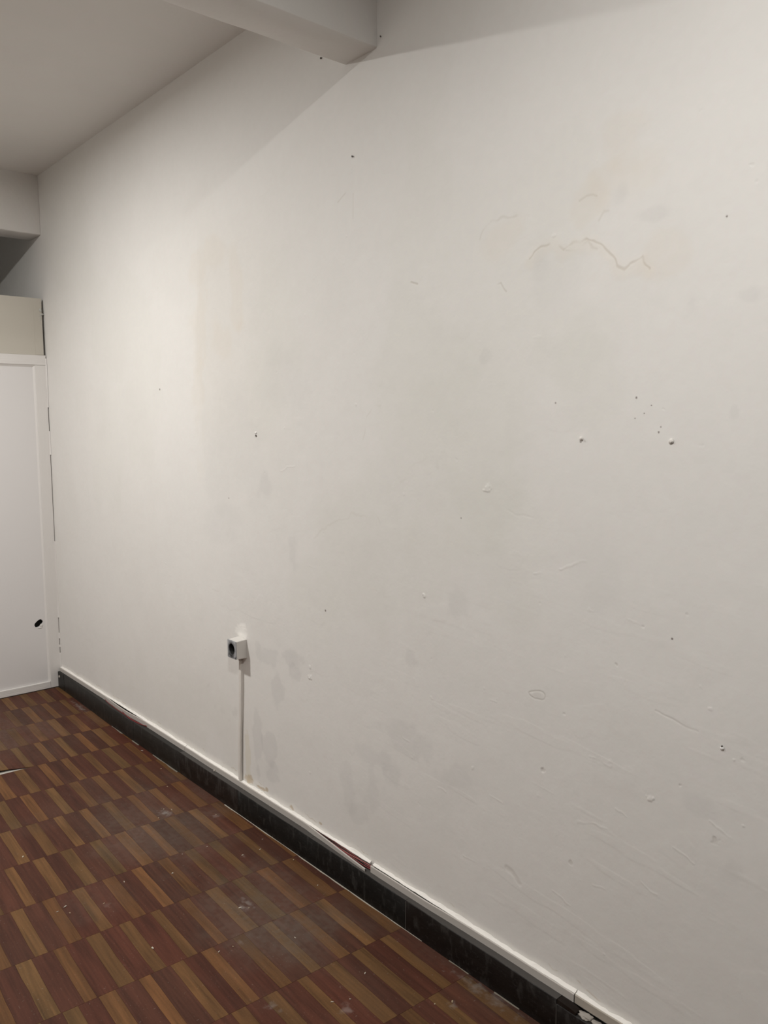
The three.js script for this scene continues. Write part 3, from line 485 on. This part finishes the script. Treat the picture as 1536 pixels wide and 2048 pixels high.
const nail = (y, z, r, len, a, label) => { const s = new THREE.CylinderGeometry(r * 0.55, r * 0.55, len, 10), c = new THREE.CylinderGeometry(r, r * 0.9, r * 0.6, 12); s.rotateZ(Math.PI / 2).translate(-len / 2 + 0.002, 0, 0); c.rotateZ(Math.PI / 2).translate(-len + 0.002, 0, 0); const g = mergeGeometries([plain(s), plain(c)]); g.rotateZ(a).translate(WALL_X, y, z); tag(obj('wall_nail', g, nailMat, scene), label, 'nail'); };
nail(2.433, -2.078, 0.0030, 0.006, 0.25, 'small dark nail high on the open wall below the beam end');
nail(2.776, -2.238, 0.0034, 0.005, -0.2, 'small dark nail in the wall just beyond the beam');
nail(2.742, -1.940, 0.0024, 0.005, 0.2, 'tiny dark nail in the wall on the near side of the beam');

// ------------------------------------------------------------------ the board partition closing the far end
{
  const t = thing('partition', 'white painted board partition with a tall panel and a beige transom closing the far end', 'partition');
  const zf = BACK_Z, zb = BACK_Z - 0.045, R = 1.6612;
  const stileX = [[1.598, R], [0.62, 0.69], [-0.36, -0.29], [LEFT_X + 0.002, -1.54]];
  stileX.forEach(([a, b]) => obj('stile', box(a, b, 0.003, 1.945, zb, zf, 0.0022), whitePaint, t));
  obj('top_rail', box(LEFT_X + 0.002, R, 1.9455, 2.003, zb, zf + 0.001, 0.0022), whitePaint, t);
  for (let k = 0; k + 1 < stileX.length; k++) {
    const x0 = stileX[k + 1][1], x1 = stileX[k][0];
    obj('bottom_rail', box(x0 + 0.0003, x1 - 0.0003, 0.003, 0.044, zb, zf + 0.002, 0.0022), whitePaint, t);
    const s = new THREE.Shape([[x0 + 0.0004, 0.0445], [x1 - 0.0004, 0.0445], [x1 - 0.0004, 1.945], [x0 + 0.0004, 1.945]].map((p) => new THREE.Vector2(...p)));
    if (k === 0) { const h = new THREE.Path(); for (let i = 0; i <= 26; i++) { const a = i / 26 * Math.PI * 2, r = 1 + 0.12 * noise(Math.cos(a) * 1.6 + 5, Math.sin(a) * 1.6, 320), u = 0.0275 * Math.cos(a) * r, v = 0.0265 * Math.sin(a) * r, x = 1.5475 + u * 0.9 + v * 0.32, y = 0.410 + v * 0.9 + u * 0.05; i ? h.lineTo(x, y) : h.moveTo(x, y); } s.holes.push(h); }
    const g = new THREE.ExtrudeGeometry(s, { depth: 0.016, bevelEnabled: false }); g.translate(0, 0, zf - 0.026);
    const b = obj('board', metricUV(g), boardPaint, t);
    if (k === 0) { say(b, 'white board with a ragged cable hole low at its right edge'); say(obj('hole_shade_sheet', box(1.515, 1.585, 0.37, 0.45, zf - 0.044, zf - 0.042), mat(lin(0.012, 0.011, 0.01), 0.9), b), 'black sheet added for the shade inside the cable hole'); say(obj('chipped_rim', [lump(1.562, 0.396, zf - 0.009, 0.008, 0.009, 0.0022, 325), lump(1.552, 0.384, zf - 0.009, 0.012, 0.004, 0.002, 327)], whitePaint, b), 'chipped white rim'); }  // black sheet added behind the hole, standing in for its shaded void
    // beads round the board
    const m = 0.012; obj('bead', [loft([x0, x1].map((x) => [[x, 1.9450, zf - 0.010], [x, 1.9330, zf - 0.010], [x, 1.9450, zf - 0.002]])), loft([0.045, 1.945].map((y) => [[x1 - 0.0004, y, zf - 0.010], [x1 - m, y, zf - 0.010], [x1 - 0.0004, y, zf - 0.003]]))], whitePaint, t);
  }
  // transom of thin beige board, open to the dark room above it
  const beige = mat(lin(0.53, 0.497, 0.432), 0.4, { bumpMap: plainBump, bumpScale: 0.0006 });
  const tx = [[0.655, 1.6530], [-0.325, 0.652], [LEFT_X + 0.002, -0.328]];
  tx.forEach(([a, b], k) => {
    const p = say(obj('transom_panel', box(a, b, 2.0035, 2.330, zf - 0.016, zf - 0.004, 0.0012), beige, t), 'beige transom panel');
    obj('edge_strip', box(b - 0.046, b - 0.001, 2.006, 2.329, zf - 0.004, zf - 0.0022, 0.0006), beige, p);
    if (!k) say(obj('hardened_glue', [lump(b - 0.008, 2.262, zf - 0.001, 0.006, 0.012, 0.004, 330), lump(b - 0.006, 2.236, zf - 0.001, 0.007, 0.008, 0.005, 332), lump(b + 0.003, 2.240, zf - 0.001, 0.006, 0.004, 0.004, 334), lump(b - 0.010, 2.215, zf - 0.002, 0.004, 0.010, 0.002, 336)], mat(lin(0.50, 0.50, 0.46), 0.7), p), 'grey smears of hardened glue');
  });
  // paint filling parts of the joint between the frame and the wall
  for (const [a, b] of [[0.105, 0.21], [0.245, 0.26], [0.30, 0.335], [0.43, 0.9], [1.42, 1.56], [1.70, 1.985]]) obj('joint_filler', loft(steps(a, b, 0.05).map((y) => { const w = 0.002 * noise(y * 9, 2, 340); return [[R - 0.004, y, zf - 0.002], [R - 0.004, y, zf + 0.0012], [WALL_X - 0.0006, y, zf + 0.004 + w], [WALL_X - 0.0006, y, zf - 0.002]]; })), whitePaint, t);
}

// ------------------------------------------------------------------ ceiling lamps (both above the frame)
for (const [i, [x, z, share]] of LAMPS.entries()) {
  const t = thing('ceiling_lamp', i ? 'flat square ceiling lamp in the far bay beyond the beam' : 'flat square ceiling lamp in the near bay before the beam', 'lamp', 'flat ceiling lamps');
  t.position.set(x, CEIL_Y, z);
  const h = LAMP_SIZE / 2 + 0.012;
  obj('housing', new RoundedBoxGeometry(h * 2, 0.022, h * 2, 2, 0.004).translate(0, -0.0115, 0), mat(lin(0.8, 0.8, 0.8), 0.4), t);
  const e = LAMP_SIZE / 2 + 0.002;
  obj('rim', [[-h, h, -h, -e], [-h, h, e, h], [-h, -e, -e, e], [e, h, -e, e]].map(([a, b, c, d]) => box(a, b, -0.0308, -0.0215, c, d)), mat(lin(0.8, 0.8, 0.8), 0.4), t);  // unseen rim added to trim the light high on the walls
  obj('diffuser', new RoundedBoxGeometry(LAMP_SIZE, 0.004, LAMP_SIZE, 2, 0.001).translate(0, -0.0245, 0), mat(lin(0.8, 0.8, 0.8), 0.5, { emissive: LAMP_COLOR, emissiveIntensity: 6 }), t);
  const l = new THREE.RectAreaLight(LAMP_COLOR, LAMP_POWER * share, LAMP_SIZE, LAMP_SIZE);
  l.name = 'lamp_light'; l.position.set(0, -0.029, 0); l.rotation.x = -Math.PI / 2; l.castShadow = true; t.add(l);
}

// ------------------------------------------------------------------ crumbs of plaster on the floor
{
  const pale = mat(lin(0.55, 0.50, 0.42), 0.95), sand = mat(lin(0.42, 0.33, 0.22), 0.95);
  const shapes = Array.from({ length: 6 }, (_, k) => { const g = lump(0, 0, 0, 1, 0.55, span(0.5, 0.9), 400 + k * 3, 0.5); g.translate(0, 0.4, 0); return g; });
  const spots = [[1.606, -3.702, 4], [1.363, -3.006, 3], [1.413, -3.062, 4], [1.435, -3.035, 3], [1.583, -3.444, 4], [1.401, -2.67, 4], [1.305, -2.682, 3], [1.553, -2.874, 4], [1.471, -2.528, 4], [1.292, -2.245, 4], [1.314, -2.225, 3], [1.59, -2.579, 3], [1.543, -2.521, 3], [1.596, -2.376, 4], [1.565, -2.183, 3], [.981, -2.239, 5], [.854, -2.587, 4], [.826, -2.622, 4], [1.065, -2.648, 3], [.961, -2.568, 3], [1.218, -2.586, 5], [1.126, -2.09, 3], [1.171, -2.083, 3], [1.34, -1.994, 3], [1.4, -1.722, 4], [1.509, -1.472, 4], [.849, -3.057, 4], [.855, -2.634, 5], [1.465, -1.497, 3], [1.3, -1.666, 4], [1.256, -1.69, 3], [1.52, -3.25, 3]];
  spots.forEach(([x, z, r], i) => {
    const m = obj('plaster_crumb', shapes[i % 6], i % 3 === 1 ? sand : pale, scene);
    m.position.set(x, 0.0002, z); m.scale.setScalar(r * 0.00062); m.scale.x *= span(0.8, 2.2); m.rotation.y = span(0, 6.28);
    const [w, grp] = x > 1.5 ? ['tiny pale plaster crumb on the floor close beside the black skirting', 'plaster crumbs along the skirting'] : z < -2.95 ? ['tiny pale plaster crumb on the far floor short of the partition', 'plaster crumbs on the far floor'] : ['tiny pale plaster crumb in the open middle of the striped floor', 'plaster crumbs in the middle of the floor'];
    tag(m, w, 'crumb', grp);
  });
}

renderer.render(scene, camera);
